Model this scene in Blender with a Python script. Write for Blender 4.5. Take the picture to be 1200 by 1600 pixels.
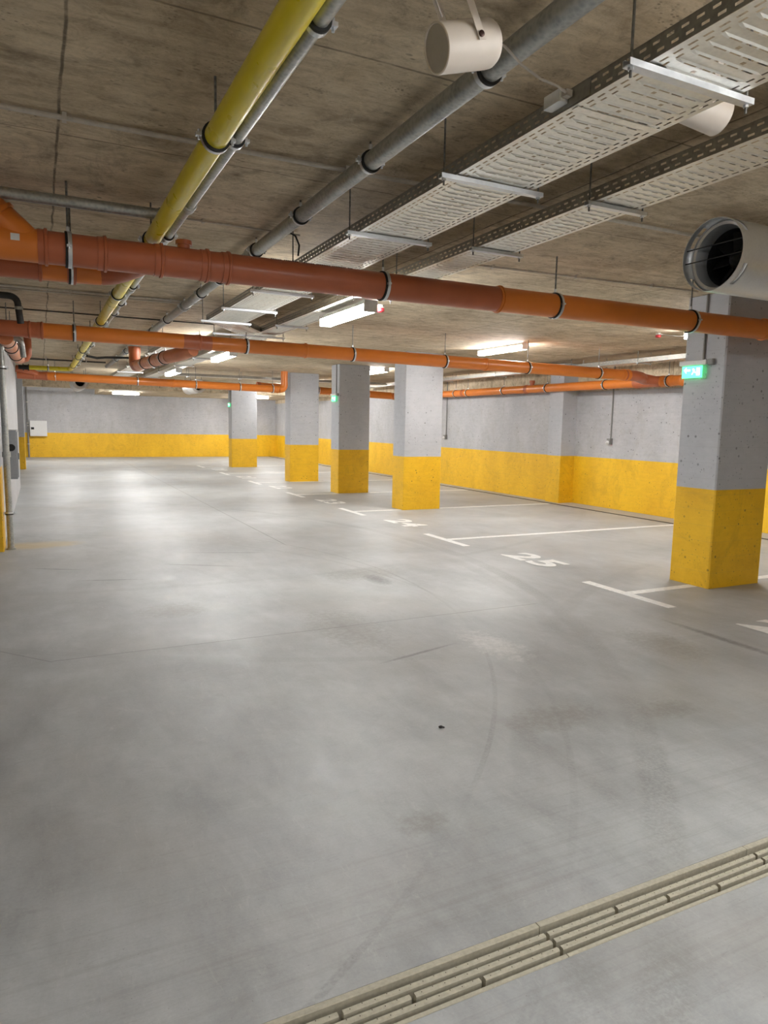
import bpy, math, random
from mathutils import Vector, Matrix

for o in list(bpy.data.objects): bpy.data.objects.remove(o)
scene = bpy.context.scene
rnd = random.Random(4)
PI = math.pi

# ------------------------------------------------------------------ camera
cam_d = bpy.data.cameras.new('camera'); cam = bpy.data.objects.new('camera', cam_d)
scene.collection.objects.link(cam); scene.camera = cam
cam_d.sensor_fit = 'VERTICAL'; cam_d.sensor_height = 36.0
cam_d.lens = 36.0 * 1087.4 / 1600.0
cam_d.clip_start = 0.05; cam_d.clip_end = 100
yaw, pitch, roll = 0.458248, -0.1244749, 0.0188910
f = Vector((math.sin(yaw)*math.cos(pitch), math.cos(yaw)*math.cos(pitch), math.sin(pitch)))
r0 = Vector((math.cos(yaw), -math.sin(yaw), 0)); u0 = r0.cross(f)
r = math.cos(roll)*r0 + math.sin(roll)*u0; u = -math.sin(roll)*r0 + math.cos(roll)*u0
cam.matrix_world = Matrix(((r.x, u.x, -f.x, 0), (r.y, u.y, -f.y, 0), (r.z, u.z, -f.z, 1.5), (0, 0, 0, 1)))

# ------------------------------------------------------------------ world, exposure, lamp power
w = bpy.data.worlds.new('world'); scene.world = w; w.use_nodes = True
w.node_tree.nodes['Background'].inputs[0].default_value = (0.75, 0.8, 0.9, 1)
w.node_tree.nodes['Background'].inputs[1].default_value = 0.05
scene.view_settings.view_transform = 'Standard'; scene.view_settings.look = 'None'
scene.view_settings.gamma = 1.0; scene.view_settings.use_curve_mapping = False
scene.view_settings.exposure = 1.0
LAMP = 72.0            # radiance of every diffuser

# ------------------------------------------------------------------ materials
def srgb(r_, g, b):
    def c(v):
        v /= 255.0
        return v/12.92 if v <= .04045 else ((v+.055)/1.055)**2.4
    return (c(r_), c(g), c(b), 1)

class NM:
    def __init__(s, name, rough=.6, metal=0.0):
        s.m = bpy.data.materials.new(name); s.m.use_nodes = True
        s.t = s.m.node_tree; s.b = s.t.nodes['Principled BSDF']
        s.b.inputs['Roughness'].default_value = rough; s.b.inputs['Metallic'].default_value = metal
        s.geo = None
    def n(s, ty, ins=None, **kw):
        q = s.t.nodes.new(ty)
        for k, v in kw.items(): setattr(q, k, v)
        for k, v in (ins or {}).items(): s.put(q.inputs[k], v)
        return q
    def put(s, sock, v):
        if hasattr(v, 'is_output') or isinstance(v, bpy.types.NodeSocket): s.t.links.new(v, sock)
        else: sock.default_value = v
    def pos(s):
        if s.geo is None: s.geo = s.n('ShaderNodeNewGeometry')
        return s.geo.outputs['Position']
    def xyz(s):
        q = s.n('ShaderNodeSeparateXYZ', {0: s.pos()}); return q.outputs[0], q.outputs[1], q.outputs[2]
    def mt(s, op, a, b=0.0, c=0.0, clamp=False):
        q = s.n('ShaderNodeMath', operation=op); q.use_clamp = clamp
        s.put(q.inputs[0], a); s.put(q.inputs[1], b); s.put(q.inputs[2], c); return q.outputs[0]
    def scaled(s, sc, src=None):
        return s.n('ShaderNodeMapping', {0: src or s.pos(), 'Scale': sc}).outputs[0]
    def noise(s, scale, detail=4, rough=.55, vec=None, dist=0.0):
        q = s.n('ShaderNodeTexNoise', {'Vector': vec or s.pos(), 'Scale': scale, 'Detail': detail, 'Roughness': rough, 'Distortion': dist}); return q.outputs[0]
    def vor(s, scale, vec=None, feature='F1', rand=1.0):
        q = s.n('ShaderNodeTexVoronoi', {'Vector': vec or s.pos(), 'Scale': scale, 'Randomness': rand}, feature=feature); return q.outputs['Distance']
    def ramp(s, v, a, b, lo=0.0, hi=1.0):
        q = s.n('ShaderNodeMapRange', {0: v, 1: a, 2: b, 3: lo, 4: hi}); q.clamp = True; return q.outputs[0]
    def mix(s, fac, a, b, mode='MIX'):
        q = s.n('ShaderNodeMix', data_type='RGBA', blend_type=mode)
        s.put(q.inputs[0], fac); s.put(q.inputs[6], a); s.put(q.inputs[7], b); return q.outputs[2]
    def base(s, c): s.put(s.b.inputs['Base Color'], c)
    def rough(s, v): s.put(s.b.inputs['Roughness'], v)
    def bump(s, h, strength=.3, dist=.01):
        q = s.n('ShaderNodeBump', {'Height': h, 'Strength': strength, 'Distance': dist}); s.put(s.b.inputs['Normal'], q.outputs[0])

def plain(name, col, rough=.5, metal=0.0, var=.12, scale=30, coat=0.0):
    k = NM(name, rough, metal)
    nz = k.ramp(k.noise(scale, 3), .3, .7, 1-var, 1+var)
    g = k.n('ShaderNodeCombineColor', {0: nz, 1: nz, 2: nz}).outputs[0]
    k.base(k.mix(1.0, col, g, 'MULTIPLY'))
    k.rough(k.ramp(k.noise(scale*1.7, 2), .3, .7, max(.05, rough-.08), rough+.08))
    if coat: k.b.inputs['Coat Weight'].default_value = coat; k.b.inputs['Coat Roughness'].default_value = .22
    return k.m

def concrete_floor():
    k = NM('floor_concrete', .5)
    x, y, z = k.xyz()
    n1 = k.noise(.9, 5, .6); n2 = k.noise(6, 5, .65, k.scaled((1, .35, 1))); n3 = k.noise(90, 3, .7); n4 = k.noise(2.2, 6, .7, dist=1.2)
    v = k.mt('ADD', k.mt('MULTIPLY', n1, .40), k.mt('ADD', k.mt('MULTIPLY', n2, .28), k.mt('ADD', k.mt('MULTIPLY', n3, .10), k.mt('MULTIPLY', n4, .22))))
    col = k.mix(k.ramp(v, .37, .63), srgb(138, 140, 141), srgb(182, 185, 186))
    # warm dusty clouds
    col = k.mix(k.ramp(k.noise(.6, 3), .5, .75, 0, .4), col, srgb(172, 168, 160))
    col = k.mix(k.ramp(k.noise(1.3, 8, .78, k.scaled((1, .6, 1)), 2.5), .54, .72, 0, .22), col, srgb(126, 127, 126))
    # pale worn smears
    col = k.mix(k.ramp(k.noise(3.1, 8, .75, dist=2.0), .62, .74, 0, .35), col, srgb(196, 196, 193))
    # pale ragged patch by the second bay
    def blob(cx, cy, rx, ry):
        a = k.mt('DIVIDE', k.mt('SUBTRACT', x, cx), rx); b = k.mt('DIVIDE', k.mt('SUBTRACT', y, cy), ry)
        return k.mt('ADD', k.mt('MULTIPLY', a, a), k.mt('MULTIPLY', b, b))
    d = k.mt('ADD', blob(2.78, 3.85, .22, .45), k.mt('MULTIPLY', k.noise(14, 5, .8), 3.0))
    col = k.mix(k.ramp(d, 1.3, 2.2, .6, 0), col, srgb(206, 205, 202))
    for cx, cy, rx, ry in ((2.35, 2.72, .32, .16), (2.0, 4.6, .3, .6), (3.9, 3.4, .25, .4), (.9, 5.6, .3, .25), (2.9, 6.3, .5, .3), (1.25, 2.15, .12, .09), (3.0, 2.55, .2, .12)):
        d = k.mt('ADD', blob(cx, cy, rx, ry), k.mt('MULTIPLY', k.noise(22, 5, .8), 3.2))
        col = k.mix(k.ramp(d, 1.5, 2.6, .5, 0), col, srgb(122, 117, 109))
    # tyre marks: arcs with a tread pattern
    for cx, cy, R, wd, s in ((-3.578, 7.337, 7.95, .09, .34), (-3.55, 7.35, 7.72, .07, .16), (-2.042, 6.034, 5.20, .016, .42), (-1.907, 5.335, 5.03, .02, .25), (9.0, -2.5, 8.6, .08, .20), (-9.5, 3.0, 11.6, .05, .15), (1.6, 16.0, 9.6, .06, .18), (4.9, 12.5, 9.1, .05, .16)):
        q = k.n('ShaderNodeVectorMath', {0: k.mt('ADD', 0, 0)}, operation='LENGTH')
        cv = k.n('ShaderNodeCombineXYZ', {0: k.mt('SUBTRACT', x, cx), 1: k.mt('SUBTRACT', y, cy), 2: 0.0}).outputs[0]
        k.t.links.new(cv, q.inputs[0])
        dd = k.mt('ABSOLUTE', k.mt('SUBTRACT', q.outputs['Value'], R))
        line = k.ramp(dd, wd*.6, wd, 1, 0)
        tread = k.ramp(k.noise(60, 3, .7), .38, .6, .25, 1)
        patch = k.ramp(k.noise(.8, 3), .35, .62, .15, 1)
        fac = k.mt('MULTIPLY', k.mt('MULTIPLY', line, tread), k.mt('MULTIPLY', patch, s))
        col = k.mix(fac, col, srgb(98, 96, 92))
    # short dark rubber scrapes
    for cx, cy, rx, ry, ang in ((.55, 6.9, .35, .02, -.25), (1.45, 7.3, .5, .025, -.5), (1.9, 7.9, .5, .02, -.35), (2.9, 6.0, .12, .25, 0), (2.2, 3.9, .35, .02, .25), (.1, 7.6, .3, .02, -.5), (4.4, 3.3, .05, .6, 0)):
        ca, sa = math.cos(ang), math.sin(ang)
        dx = k.mt('SUBTRACT', x, cx); dy = k.mt('SUBTRACT', y, cy)
        a = k.mt('DIVIDE', k.mt('ADD', k.mt('MULTIPLY', dx, ca), k.mt('MULTIPLY', dy, sa)), rx)
        b = k.mt('DIVIDE', k.mt('SUBTRACT', k.mt('MULTIPLY', dy, ca), k.mt('MULTIPLY', dx, sa)), ry)
        d = k.mt('ADD', k.mt('ADD', k.mt('MULTIPLY', a, a), k.mt('MULTIPLY', b, b)), k.mt('MULTIPLY', k.noise(25, 4, .8), 2.0))
        col = k.mix(k.ramp(d, 1.0, 2.1, .6, 0), col, srgb(88, 86, 83))
    # faint streaks along x in the foreground (tyre tracks across the drain)
    st = k.noise(1.0, 5, .7, k.scaled((.5, 26, 1)))
    fg = k.mt('MULTIPLY', k.ramp(y, 2.6, 1.9, 0, 1), k.ramp(st, .5, .72, 0, .3))
    col = k.mix(fg, col, srgb(122, 119, 113))
    # fine trowel scratches and grit
    fs = k.noise(1.0, 6, .8, k.scaled((9, 34, 1), None), 1.6)
    col = k.mix(k.ramp(fs, .56, .72, 0, .26), col, srgb(112, 110, 106))
    fs2 = k.noise(1.0, 6, .8, k.scaled((30, 8, 1), None), 1.2)
    col = k.mix(k.ramp(fs2, .58, .74, 0, .28), col, srgb(206, 206, 203))
    # fine aggregate specks
    col = k.mix(k.ramp(k.vor(26), .035, .06, .45, 0), col, srgb(110, 107, 102))
    # yellow paint dust at the foot of the left column
    d = k.mt('ADD', blob(-.1, 9.15, .55, .28), k.mt('MULTIPLY', k.noise(5, 4, .7), 1.2))
    col = k.mix(k.ramp(d, .8, 1.7, .5, 0), col, srgb(196, 170, 96))
    # saw-cut joints
    j1 = k.ramp(k.mt('ABSOLUTE', k.mt('SUBTRACT', y, 4.655)), .003, .006, 1, 0)
    j1 = k.mt('MULTIPLY', j1, k.mt('MULTIPLY', k.ramp(x, 3.75, 3.8, 1, 0), k.ramp(x, 0, .02, 0, 1)))
    j2 = k.mt('MULTIPLY', k.ramp(k.mt('ABSOLUTE', k.mt('SUBTRACT', x, 2.68)), .005, .01, 1, 0), k.ramp(y, 8.1, 8.3, 0, 1))
    j3 = k.mt('MULTIPLY', k.ramp(k.mt('ABSOLUTE', k.mt('ADD', k.mt('SUBTRACT', y, 4.63), k.mt('MULTIPLY', k.mt('SUBTRACT', x, .02), 1.16))), .003, .008, 1, 0), k.ramp(x, .02, .0, 0, 1))
    j4 = k.mt('MULTIPLY', k.ramp(k.mt('ABSOLUTE', k.mt('SUBTRACT', y, 21.2)), .01, .03, 1, 0), .8)
    jj = k.mt('MAXIMUM', k.mt('MAXIMUM', j1, j2), k.mt('MAXIMUM', j3, j4))
    col = k.mix(k.mt('MULTIPLY', jj, .55), col, srgb(84, 80, 76))
    k.base(col)
    k.rough(k.ramp(k.mt('ADD', k.mt('MULTIPLY', n4, .6), k.mt('MULTIPLY', n2, .4)), .35, .65, .34, .58))
    k.b.inputs['Specular IOR Level'].default_value = .42
    k.bump(k.mt('ADD', k.mt('MULTIPLY', n3, .35), k.mt('ADD', k.mt('MULTIPLY', n4, .5), k.mt('MULTIPLY', jj, -1.0))), .22, .004)
    return k.m

def concrete_ceiling(name='ceiling_concrete'):
    k = NM(name, .85)
    x, y, z = k.xyz()
    n1 = k.noise(1.1, 6, .65, dist=.6); n2 = k.noise(3, 6, .7, k.scaled((.6, 3.5, 1)), .4); n3 = k.noise(55, 4, .75)
    n5 = k.noise(3.0, 7, .75, k.scaled((1, 1.6, 1)), 1.5)
    v = k.mt('ADD', k.mt('MULTIPLY', n1, .35), k.mt('ADD', k.mt('MULTIPLY', n2, .3), k.mt('ADD', k.mt('MULTIPLY', n3, .12), k.mt('MULTIPLY', n5, .23))))
    col = k.mix(k.ramp(v, .38, .62), srgb(156, 138, 112), srgb(226, 209, 180))
    col = k.mix(k.ramp(k.noise(.8, 4, .6), .55, .75, 0, .4), col, srgb(178, 156, 116))
    # damp dark blotches
    col = k.mix(k.ramp(k.noise(1.7, 7, .75, dist=1.5), .55, .7, 0, .6), col, srgb(108, 95, 78))
    mm = k.noise(9, 9, .82, k.scaled((.8, 1.2, 1)), .8)
    col = k.mix(k.ramp(mm, .50, .66, 0, .5), col, srgb(112, 98, 80))
    col = k.mix(k.ramp(mm, .48, .34, 0, .35), col, srgb(226, 214, 190))
    # board grain pressed in by the formwork, running across the garage
    gr = k.noise(1.0, 4, .7, k.scaled((1.2, 38, 1)), .3)
    col = k.mix(k.ramp(gr, .56, .78, 0, .24), col, srgb(96, 80, 62))
    # dark flecks, elongated
    fl = k.vor(1.0, k.scaled((14, 30, 1), None)); flm = k.ramp(k.noise(2.3, 4, .6), .48, .68)
    col = k.mix(k.mt('MULTIPLY', k.ramp(fl, .12, .24, .75, 0), flm), col, srgb(62, 50, 40))
    fl2 = k.vor(1.0, k.scaled((46, 70, 1), None))
    col = k.mix(k.mt('MULTIPLY', k.ramp(fl2, .2, .32, .6, 0), k.ramp(k.noise(5, 4), .52, .7)), col, srgb(74, 62, 50))
    # formwork sheet joints: along y every 1.22 m, across every 2.5 m (wobbly, broken)
    wob = k.mt('MULTIPLY', k.mt('SUBTRACT', k.noise(3, 3), .5), .03)
    def seam(c, off, pitch, wd, stren):
        t = k.mt('ADD', k.mt('SUBTRACT', c, off), wob)
        m = k.mt('PINGPONG', t, pitch/2)
        return k.mt('MULTIPLY', k.ramp(m, wd*.4, wd, 1, 0), stren)
    br = k.ramp(k.noise(7, 4, .7), .3, .5, .35, 1)
    s1 = k.mt('MULTIPLY', seam(x, .12, 2.5, .008, .75), br)
    s2 = k.mt('MULTIPLY', seam(y, 1.13, 1.25, .007, .6), br)
    sm = k.mt('MAXIMUM', s1, s2)
    col = k.mix(sm, col, srgb(66, 54, 44))
    k.base(col)
    h = k.mt('ADD', k.mt('MULTIPLY', n3, .5), k.mt('ADD', k.mt('MULTIPLY', gr, .6), k.mt('SUBTRACT', n5, k.mt('MULTIPLY', sm, .8))))
    k.bump(h, .45, .006)
    return k.m

def painted(name, c1, c2, pits=True, stain=None, rough=.62):
    k = NM(name, rough)
    n1 = k.noise(1.6, 5, .6, k.scaled((1, 1, .5))); n3 = k.noise(70, 3, .6); n2 = k.noise(7, 6, .7, k.scaled((1, 1, 2.5)))
    col = k.mix(k.ramp(k.mt('ADD', k.mt('MULTIPLY', n1, .6), k.mt('MULTIPLY', n2, .4)), .35, .65), c1, c2)
    if stain: col = k.mix(k.ramp(k.noise(2.4, 8, .8, k.scaled((1, 1, .7)), .8), .5, .72, 0, .6), col, stain)
    h = k.mt('ADD', k.mt('MULTIPLY', n3, .4), n2)
    # form-board lines faintly showing
    x, y, z = k.xyz()
    bl = k.ramp(k.mt('PINGPONG', z, .075), .0, .004, .14, 0)
    col = k.mix(bl, col, srgb(110, 108, 104))
    if pits:
        pv = k.vor(9); pm = k.ramp(k.noise(2.0, 3), .36, .54)
        p1 = k.mt('MULTIPLY', k.ramp(pv, .085, .125, 1, 0), pm)
        p2 = k.mt('MULTIPLY', k.ramp(k.vor(26), .12, .18, .85, 0), k.ramp(k.noise(4.5, 3), .42, .58))
        pt = k.mt('MAXIMUM', p1, p2)
        dark = k.mix(.62, col, srgb(40, 36, 26))
        col = k.mix(pt, col, dark)
        h = k.mt('SUBTRACT', h, k.mt('MULTIPLY', pt, 2.0))
    k.base(col); k.bump(h, .35, .004)
    return k.m

def galv(name, c1=(205, 207, 204), c2=(150, 154, 154), rough=.38, metal=.85):
    k = NM(name, rough, metal)
    n = k.noise(9, 5, .7, k.scaled((1, 1, 1))); v = k.vor(60)
    k.base(k.mix(k.ramp(k.mt('ADD', k.mt('MULTIPLY', n, .75), k.mt('MULTIPLY', v, .35)), .35, .65), srgb(*c2), srgb(*c1)))
    k.rough(k.ramp(k.noise(5, 3), .3, .7, rough-.04, rough+.06))
    return k.m

def emit(name, col, strength):
    k = NM(name, .4); k.base(col)
    k.b.inputs['Emission Color'].default_value = col; k.b.inputs['Emission Strength'].default_value = strength
    return k.m

M = dict(
    floor=concrete_floor(), ceil=concrete_ceiling(),
    bare=concrete_ceiling('bare_wall_concrete'),
    wall=painted('grey_wall_paint', srgb(160, 160, 163), srgb(182, 182, 184), stain=srgb(150, 146, 138)),
    colgrey=painted('grey_column_paint', srgb(166, 168, 173), srgb(182, 184, 188)),
    yellow=painted('yellow_paint', srgb(216, 166, 20), srgb(238, 190, 34), stain=srgb(186, 142, 26), rough=.5),
    white=plain('white_paint', srgb(216, 216, 214), .5, var=.05, scale=60),
    roadwhite=plain('white_road_paint', srgb(226, 226, 224), .6, var=.10, scale=25),
    orange=plain('orange_pvc', srgb(212, 120, 42), .38, var=.04, scale=6, coat=.1),
    brown=plain('red_brown_pvc', srgb(176, 96, 60), .42, var=.06, scale=8, coat=.1),
    pink=plain('pale_brown_pvc', srgb(206, 132, 92), .4, var=.10, scale=8),
    gas=plain('yellow_pipe_paint', srgb(218, 200, 44), .33, var=.04, scale=5, coat=.15),
    galv=galv('galvanised_pipe_steel', (182, 184, 180), (150, 153, 152), .45, .8),
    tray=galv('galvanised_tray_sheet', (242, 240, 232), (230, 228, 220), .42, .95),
    railshade=galv('galvanised_rail_shaded', (168, 166, 158), (150, 148, 142), .42, .95),  # same sheet as tray, shade on the flanges put into a darker colour
    strut=galv('bright_strut_steel', (224, 227, 231), (214, 218, 222), .36, .95),
    rod=galv('threaded_rod_steel', (130, 130, 128), (90, 90, 88), .5, .8),
    rubber=plain('black_rubber', srgb(26, 26, 26), .7),
    fan=galv('fan_casing_steel', (230, 232, 234), (224, 226, 228), .36, .9),
    dark=plain('dark_fan_interior', srgb(26, 27, 30), .6),
    spk=plain('cream_speaker_plastic', srgb(218, 208, 197), .5, var=.02),
    grille=plain('speaker_grille', srgb(176, 170, 164), .55, var=.04),
    screw=plain('dark_screw', srgb(74, 52, 48), .4, .6),
    cond=plain('grey_conduit_plastic', srgb(186, 179, 168), .6),
    condg=plain('dark_grey_conduit', srgb(128, 127, 124), .55),
    cable=plain('cable_sheath', srgb(186, 178, 170), .6),
    blackpipe=plain('dark_pipe_insulation', srgb(46, 44, 42), .6),
    box=plain('grey_cabinet_paint', srgb(150, 154, 158), .45, var=.05),
    red=plain('red_plastic', srgb(196, 44, 54), .45),
    drain=plain('polymer_concrete', srgb(172, 167, 150), .75, var=.12, scale=70),
    drainin=plain('drain_channel_dirt', srgb(150, 142, 122), .85, var=.2, scale=40),
    slot=plain('slot_drain_steel', srgb(92, 90, 88), .5, .4),
    hole=plain('bolt_hole', srgb(70, 62, 50), .8),
    print=plain('black_pipe_print', srgb(70, 30, 20), .6),
    lamp=emit('lit_diffuser', (.99, .985, .975, 1), LAMP),
    green=emit('green_exit_panel', (.08, 1.0, .35, 1), 1.5),
    greenw=emit('lit_pictogram', (.55, 1.0, .75, 1), 1.8),
)
k = NM('clear_acrylic', .08); k.base((.85, 1, .92, 1)); k.b.inputs['Transmission Weight'].default_value = .9; k.b.inputs['IOR'].default_value = 1.2
M['acrylic'] = k.m

# ------------------------------------------------------------------ mesh builder
COL = scene.collection
WL = {}      # world location of each object we make

class MB:
    def __init__(s): s.v = []; s.f = []
    def add(s, vs, fs):
        b = len(s.v); s.v += [tuple(q) for q in vs]; s.f += [tuple(i+b for i in g) for g in fs]; return s
    def box(s, x0, x1, y0, y1, z0, z1, ch=0.0, axis='z'):
        if ch <= 0:
            return s.add([(x0,y0,z0),(x1,y0,z0),(x1,y1,z0),(x0,y1,z0),(x0,y0,z1),(x1,y0,z1),(x1,y1,z1),(x0,y1,z1)],
                         [(0,3,2,1),(4,5,6,7),(0,1,5,4),(1,2,6,5),(2,3,7,6),(3,0,4,7)])
        def prof(a0, a1, b0, b1):
            return [(a0+ch,b0),(a1-ch,b0),(a1,b0+ch),(a1,b1-ch),(a1-ch,b1),(a0+ch,b1),(a0,b1-ch),(a0,b0+ch)]
        if axis == 'z': P = prof(x0,x1,y0,y1); vs = [(a,b,z0) for a,b in P]+[(a,b,z1) for a,b in P]
        elif axis == 'y': P = prof(z0,z1,x0,x1); vs = [(b,y0,a) for a,b in P]+[(b,y1,a) for a,b in P]
        else: P = prof(y0,y1,z0,z1); vs = [(x0,a,b) for a,b in P]+[(x1,a,b) for a,b in P]
        return s.add(vs, [tuple(reversed(range(8))), tuple(range(8,16))]+[(i,(i+1)%8,8+(i+1)%8,8+i) for i in range(8)])
    def lathe(s, o, d, prof, seg=24, caps=True, a0=0.0, a1=2*PI):
        o = Vector(o); d = Vector(d).normalized()
        t = Vector((0,0,1)) if abs(d.z) < .9 else Vector((1,0,0))
        a = d.cross(t).normalized(); b = d.cross(a)
        full = abs(a1-a0-2*PI) < 1e-6; m = seg if full else seg+1
        vs = []
        for h, r_ in prof:
            for i in range(m):
                g = a0+(a1-a0)*i/seg; vs.append(o+d*h+a*(r_*math.cos(g))+b*(r_*math.sin(g)))
        fs = []
        for j in range(len(prof)-1):
            for i in range(seg):
                i2 = (i+1) % m; fs.append((j*m+i, j*m+i2, (j+1)*m+i2, (j+1)*m+i))
        if caps and full:
            if prof[0][1] > 1e-5: fs.append(tuple(reversed(range(m))))
            if prof[-1][1] > 1e-5: fs.append(tuple(range((len(prof)-1)*m, len(prof)*m)))
        return s.add(vs, fs)
    def cyl(s, p, q, r_, seg=20, caps=True):
        p = Vector(p); q = Vector(q); return s.lathe(p, q-p, [(0,r_),((q-p).length,r_)], seg, caps)
    def sweep(s, pts, r_, seg=12, caps=True):
        pts = [Vector(p) for p in pts]; rs = r_ if isinstance(r_, (list, tuple)) else [r_]*len(pts)
        T = []
        for i in range(len(pts)):
            t = (pts[min(i+1,len(pts)-1)]-pts[max(i-1,0)]).normalized(); T.append(t)
        up = Vector((0,0,1)) if abs(T[0].z) < .9 else Vector((1,0,0))
        a = T[0].cross(up).normalized(); vs = []
        for p, t, r1 in zip(pts, T, rs):
            a = (a - t*a.dot(t)).normalized(); b = t.cross(a)
            vs += [p + a*(r1*math.cos(2*PI*i/seg)) + b*(r1*math.sin(2*PI*i/seg)) for i in range(seg)]
        fs = [(j*seg+i, j*seg+(i+1)%seg, (j+1)*seg+(i+1)%seg, (j+1)*seg+i) for j in range(len(pts)-1) for i in range(seg)]
        if caps: fs += [tuple(reversed(range(seg))), tuple(range((len(pts)-1)*seg, len(pts)*seg))]
        return s.add(vs, fs)
    def build(s, name, mat, parent=None, loc=None, smooth=True, ang=35, **tags):
        if loc is None:
            if parent is not None: loc = WL[parent.name]
            else:
                xs, ys, zs = zip(*s.v); loc = Vector(((min(xs)+max(xs))/2, (min(ys)+max(ys))/2, min(zs)))
        loc = Vector(loc)
        me = bpy.data.meshes.new(name); me.from_pydata([tuple(Vector(q)-loc) for q in s.v], [], s.f)
        me.materials.append(mat); me.validate(); me.update()
        if smooth:
            me.polygons.foreach_set('use_smooth', [True]*len(me.polygons))
            me.set_sharp_from_angle(angle=math.radians(ang))
        return put(name, me, parent, loc, **tags)

def put(name, me, parent, loc, rot=None, **tags):
    o = bpy.data.objects.new(name, me); COL.objects.link(o)
    loc = Vector(loc)
    if parent is not None:
        o.parent = parent; o.location = loc - WL[parent.name]
    else: o.location = loc
    if rot: o.rotation_euler = rot
    WL[o.name] = loc
    for k_, v_ in tags.items(): o[k_] = v_
    return o

def thing(name, label, cat, loc, group=None):
    o = put(name, None, None, loc); o.empty_display_size = .1
    o['label'] = label; o['category'] = cat
    if group: o['group'] = group
    return o

_shared = {}
def shared(key, maker, mat):
    if key not in _shared:
        b = maker(); me = bpy.data.meshes.new(key); me.from_pydata(b.v, [], b.f); me.materials.append(mat); me.update()
        me.polygons.foreach_set('use_smooth', [True]*len(me.polygons)); me.set_sharp_from_angle(angle=math.radians(35))
        _shared[key] = me
    return _shared[key]

CZ = 2.77    # ceiling height
AX = {'x': (1,0,0), 'y': (0,1,0), 'z': (0,0,1)}

def rod(parent, x, y, z0, z1=CZ, r_=.005):
    return MB().cyl((x,y,z0), (x,y,z1), r_, 8).build('hanger_rod', M['rod'], parent)

def clamp(parent, c, r_, axis='x', up=True, rodr=.005):
    """split ring with rubber lining, two bolt ears, hung on a rod"""
    key = 'clamp_%s_%.3f' % (axis, r_)
    def mk():
        b = MB(); A = Vector(AX[axis])
        b.lathe(Vector((0,0,0))-A*.004, A, [(0,r_+.002),(0,r_+.010),(.020,r_+.010),(.020,r_+.002)], 28, False)
        side = Vector((0,1,0)) if axis == 'x' else Vector((1,0,0))
        if axis == 'z': side = Vector((1,0,0))
        for s_ in (-1, 1):
            p = side*(s_*(r_+.018))
            hx = .011
            b.box(p.x-hx, p.x+hx, p.y-hx, p.y+hx, p.z-.006, p.z+.006)
            b.cyl(p-Vector((0,0,.018)), p+Vector((0,0,.018)), .005, 8)
        if axis != 'z': b.cyl((0,0,r_+.002), (0,0,r_+.035), .009, 8)
        return b
    o = put('clamp', shared(key, mk, M['strut']), parent, c)
    def mr():
        A = Vector(AX[axis]); return MB().lathe(Vector((0,0,0))-A*.017, A, [(0,r_),(0,r_+.009),(.012,r_+.009),(.012,r_+.005),(.034,r_+.005),(.034,r_)], 28, False)
    put('rubber_lining', shared('lining_%s_%.3f' % (axis, r_), mr, M['rubber']), o, c)
    if up: rod(parent, c[0], c[1], c[2]+r_+.02, r_=rodr)
    return o

def pipe_section(parent, p, q, r_, mat, name='pipe_section', seg=28):
    return MB().cyl(p, q, r_, seg).build(name, mat, parent)

def socket(parent, c, d, r_, mat, name='socket', L=.09, ridge=True):
    """bell socket: swollen sleeve with a sealing ridge"""
    b = MB(); c = Vector(c); d = Vector(d).normalized()
    pr = [(-L/2, r_), (-L/2, r_+.004), (L*.1, r_+.004), (L*.16, r_+.011), (L*.42, r_+.011), (L/2, r_+.004), (L/2, r_)]
    b.lathe(c, d, pr, 28, False)
    return b.build(name, mat, parent)

def bend(c, d1, d2, R, n=8):
    """arc from c-d1*R to c+d2*R"""
    c = Vector(c); d1 = Vector(d1).normalized(); d2 = Vector(d2).normalized(); P = []
    for i in range(n+1):
        t = i/n; P.append((c-d1*R)*(1-t)**2 + c*2*t*(1-t) + (c+d2*R)*t*t)
    return P

def struct(b, name, mat, smooth=False, **k_): return b.build(name, mat, smooth=smooth, kind='structure', **k_)

# ------------------------------------------------------------------ room shell
XL, XR, YN, YF = -6.0, 9.68, -6.0, 30.3
DY0, DY1 = 1.385, 1.539         # trench drain
SX0, SX1 = 9.10, 9.19           # slot drain near the right wall
def floor_mesh():
    b = MB(); xs = [XL, SX0, SX1, XR]; ys = [YN, DY0, DY1, 3.0, YF]
    x0, x1 = -1.4, 6.6
    def quad(a0, a1, b0, b1): b.add([(a0,b0,0),(a1,b0,0),(a1,b1,0),(a0,b1,0)], [(0,1,2,3)])
    quad(XL, XR, YN, DY0); quad(XL, x0, DY0, DY1); quad(x1, XR, DY0, DY1); quad(XL, XR, DY1, 3.0)
    quad(XL, SX0, 3.0, YF); quad(SX1, XR, 3.0, YF)
    for (a0, a1, b0, b1) in ((x0, x1, DY0, DY1), (SX0, SX1, 3.0, YF)):
        for p, q in (((a0,b0),(a1,b0)),((a1,b0),(a1,b1)),((a1,b1),(a0,b1)),((a0,b1),(a0,b0))):
            b.add([(p[0],p[1],0),(q[0],q[1],0),(q[0],q[1],-.09),(p[0],p[1],-.09)], [(0,1,2,3)])
        b.add([(a0,b0,-.09),(a1,b0,-.09),(a1,b1,-.09),(a0,b1,-.09)], [(0,1,2,3)])
    return b
fl = floor_mesh().build('floor', M['floor'], loc=(0,0,0), smooth=False, kind='structure')
struct(MB().box(XL, XR, YN, YF, CZ, CZ+.2), 'ceiling', M['ceil'])
BEAM = struct(MB().box(XL, XR-.02, 23.55, 24.05, 2.45, CZ-.002), 'trim_1', M['ceil'])
struct(MB().box(2.0, XR-.25, 24.055, YF-.002, 2.49, CZ-.002), 'trim_2', M['ceil'])

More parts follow.
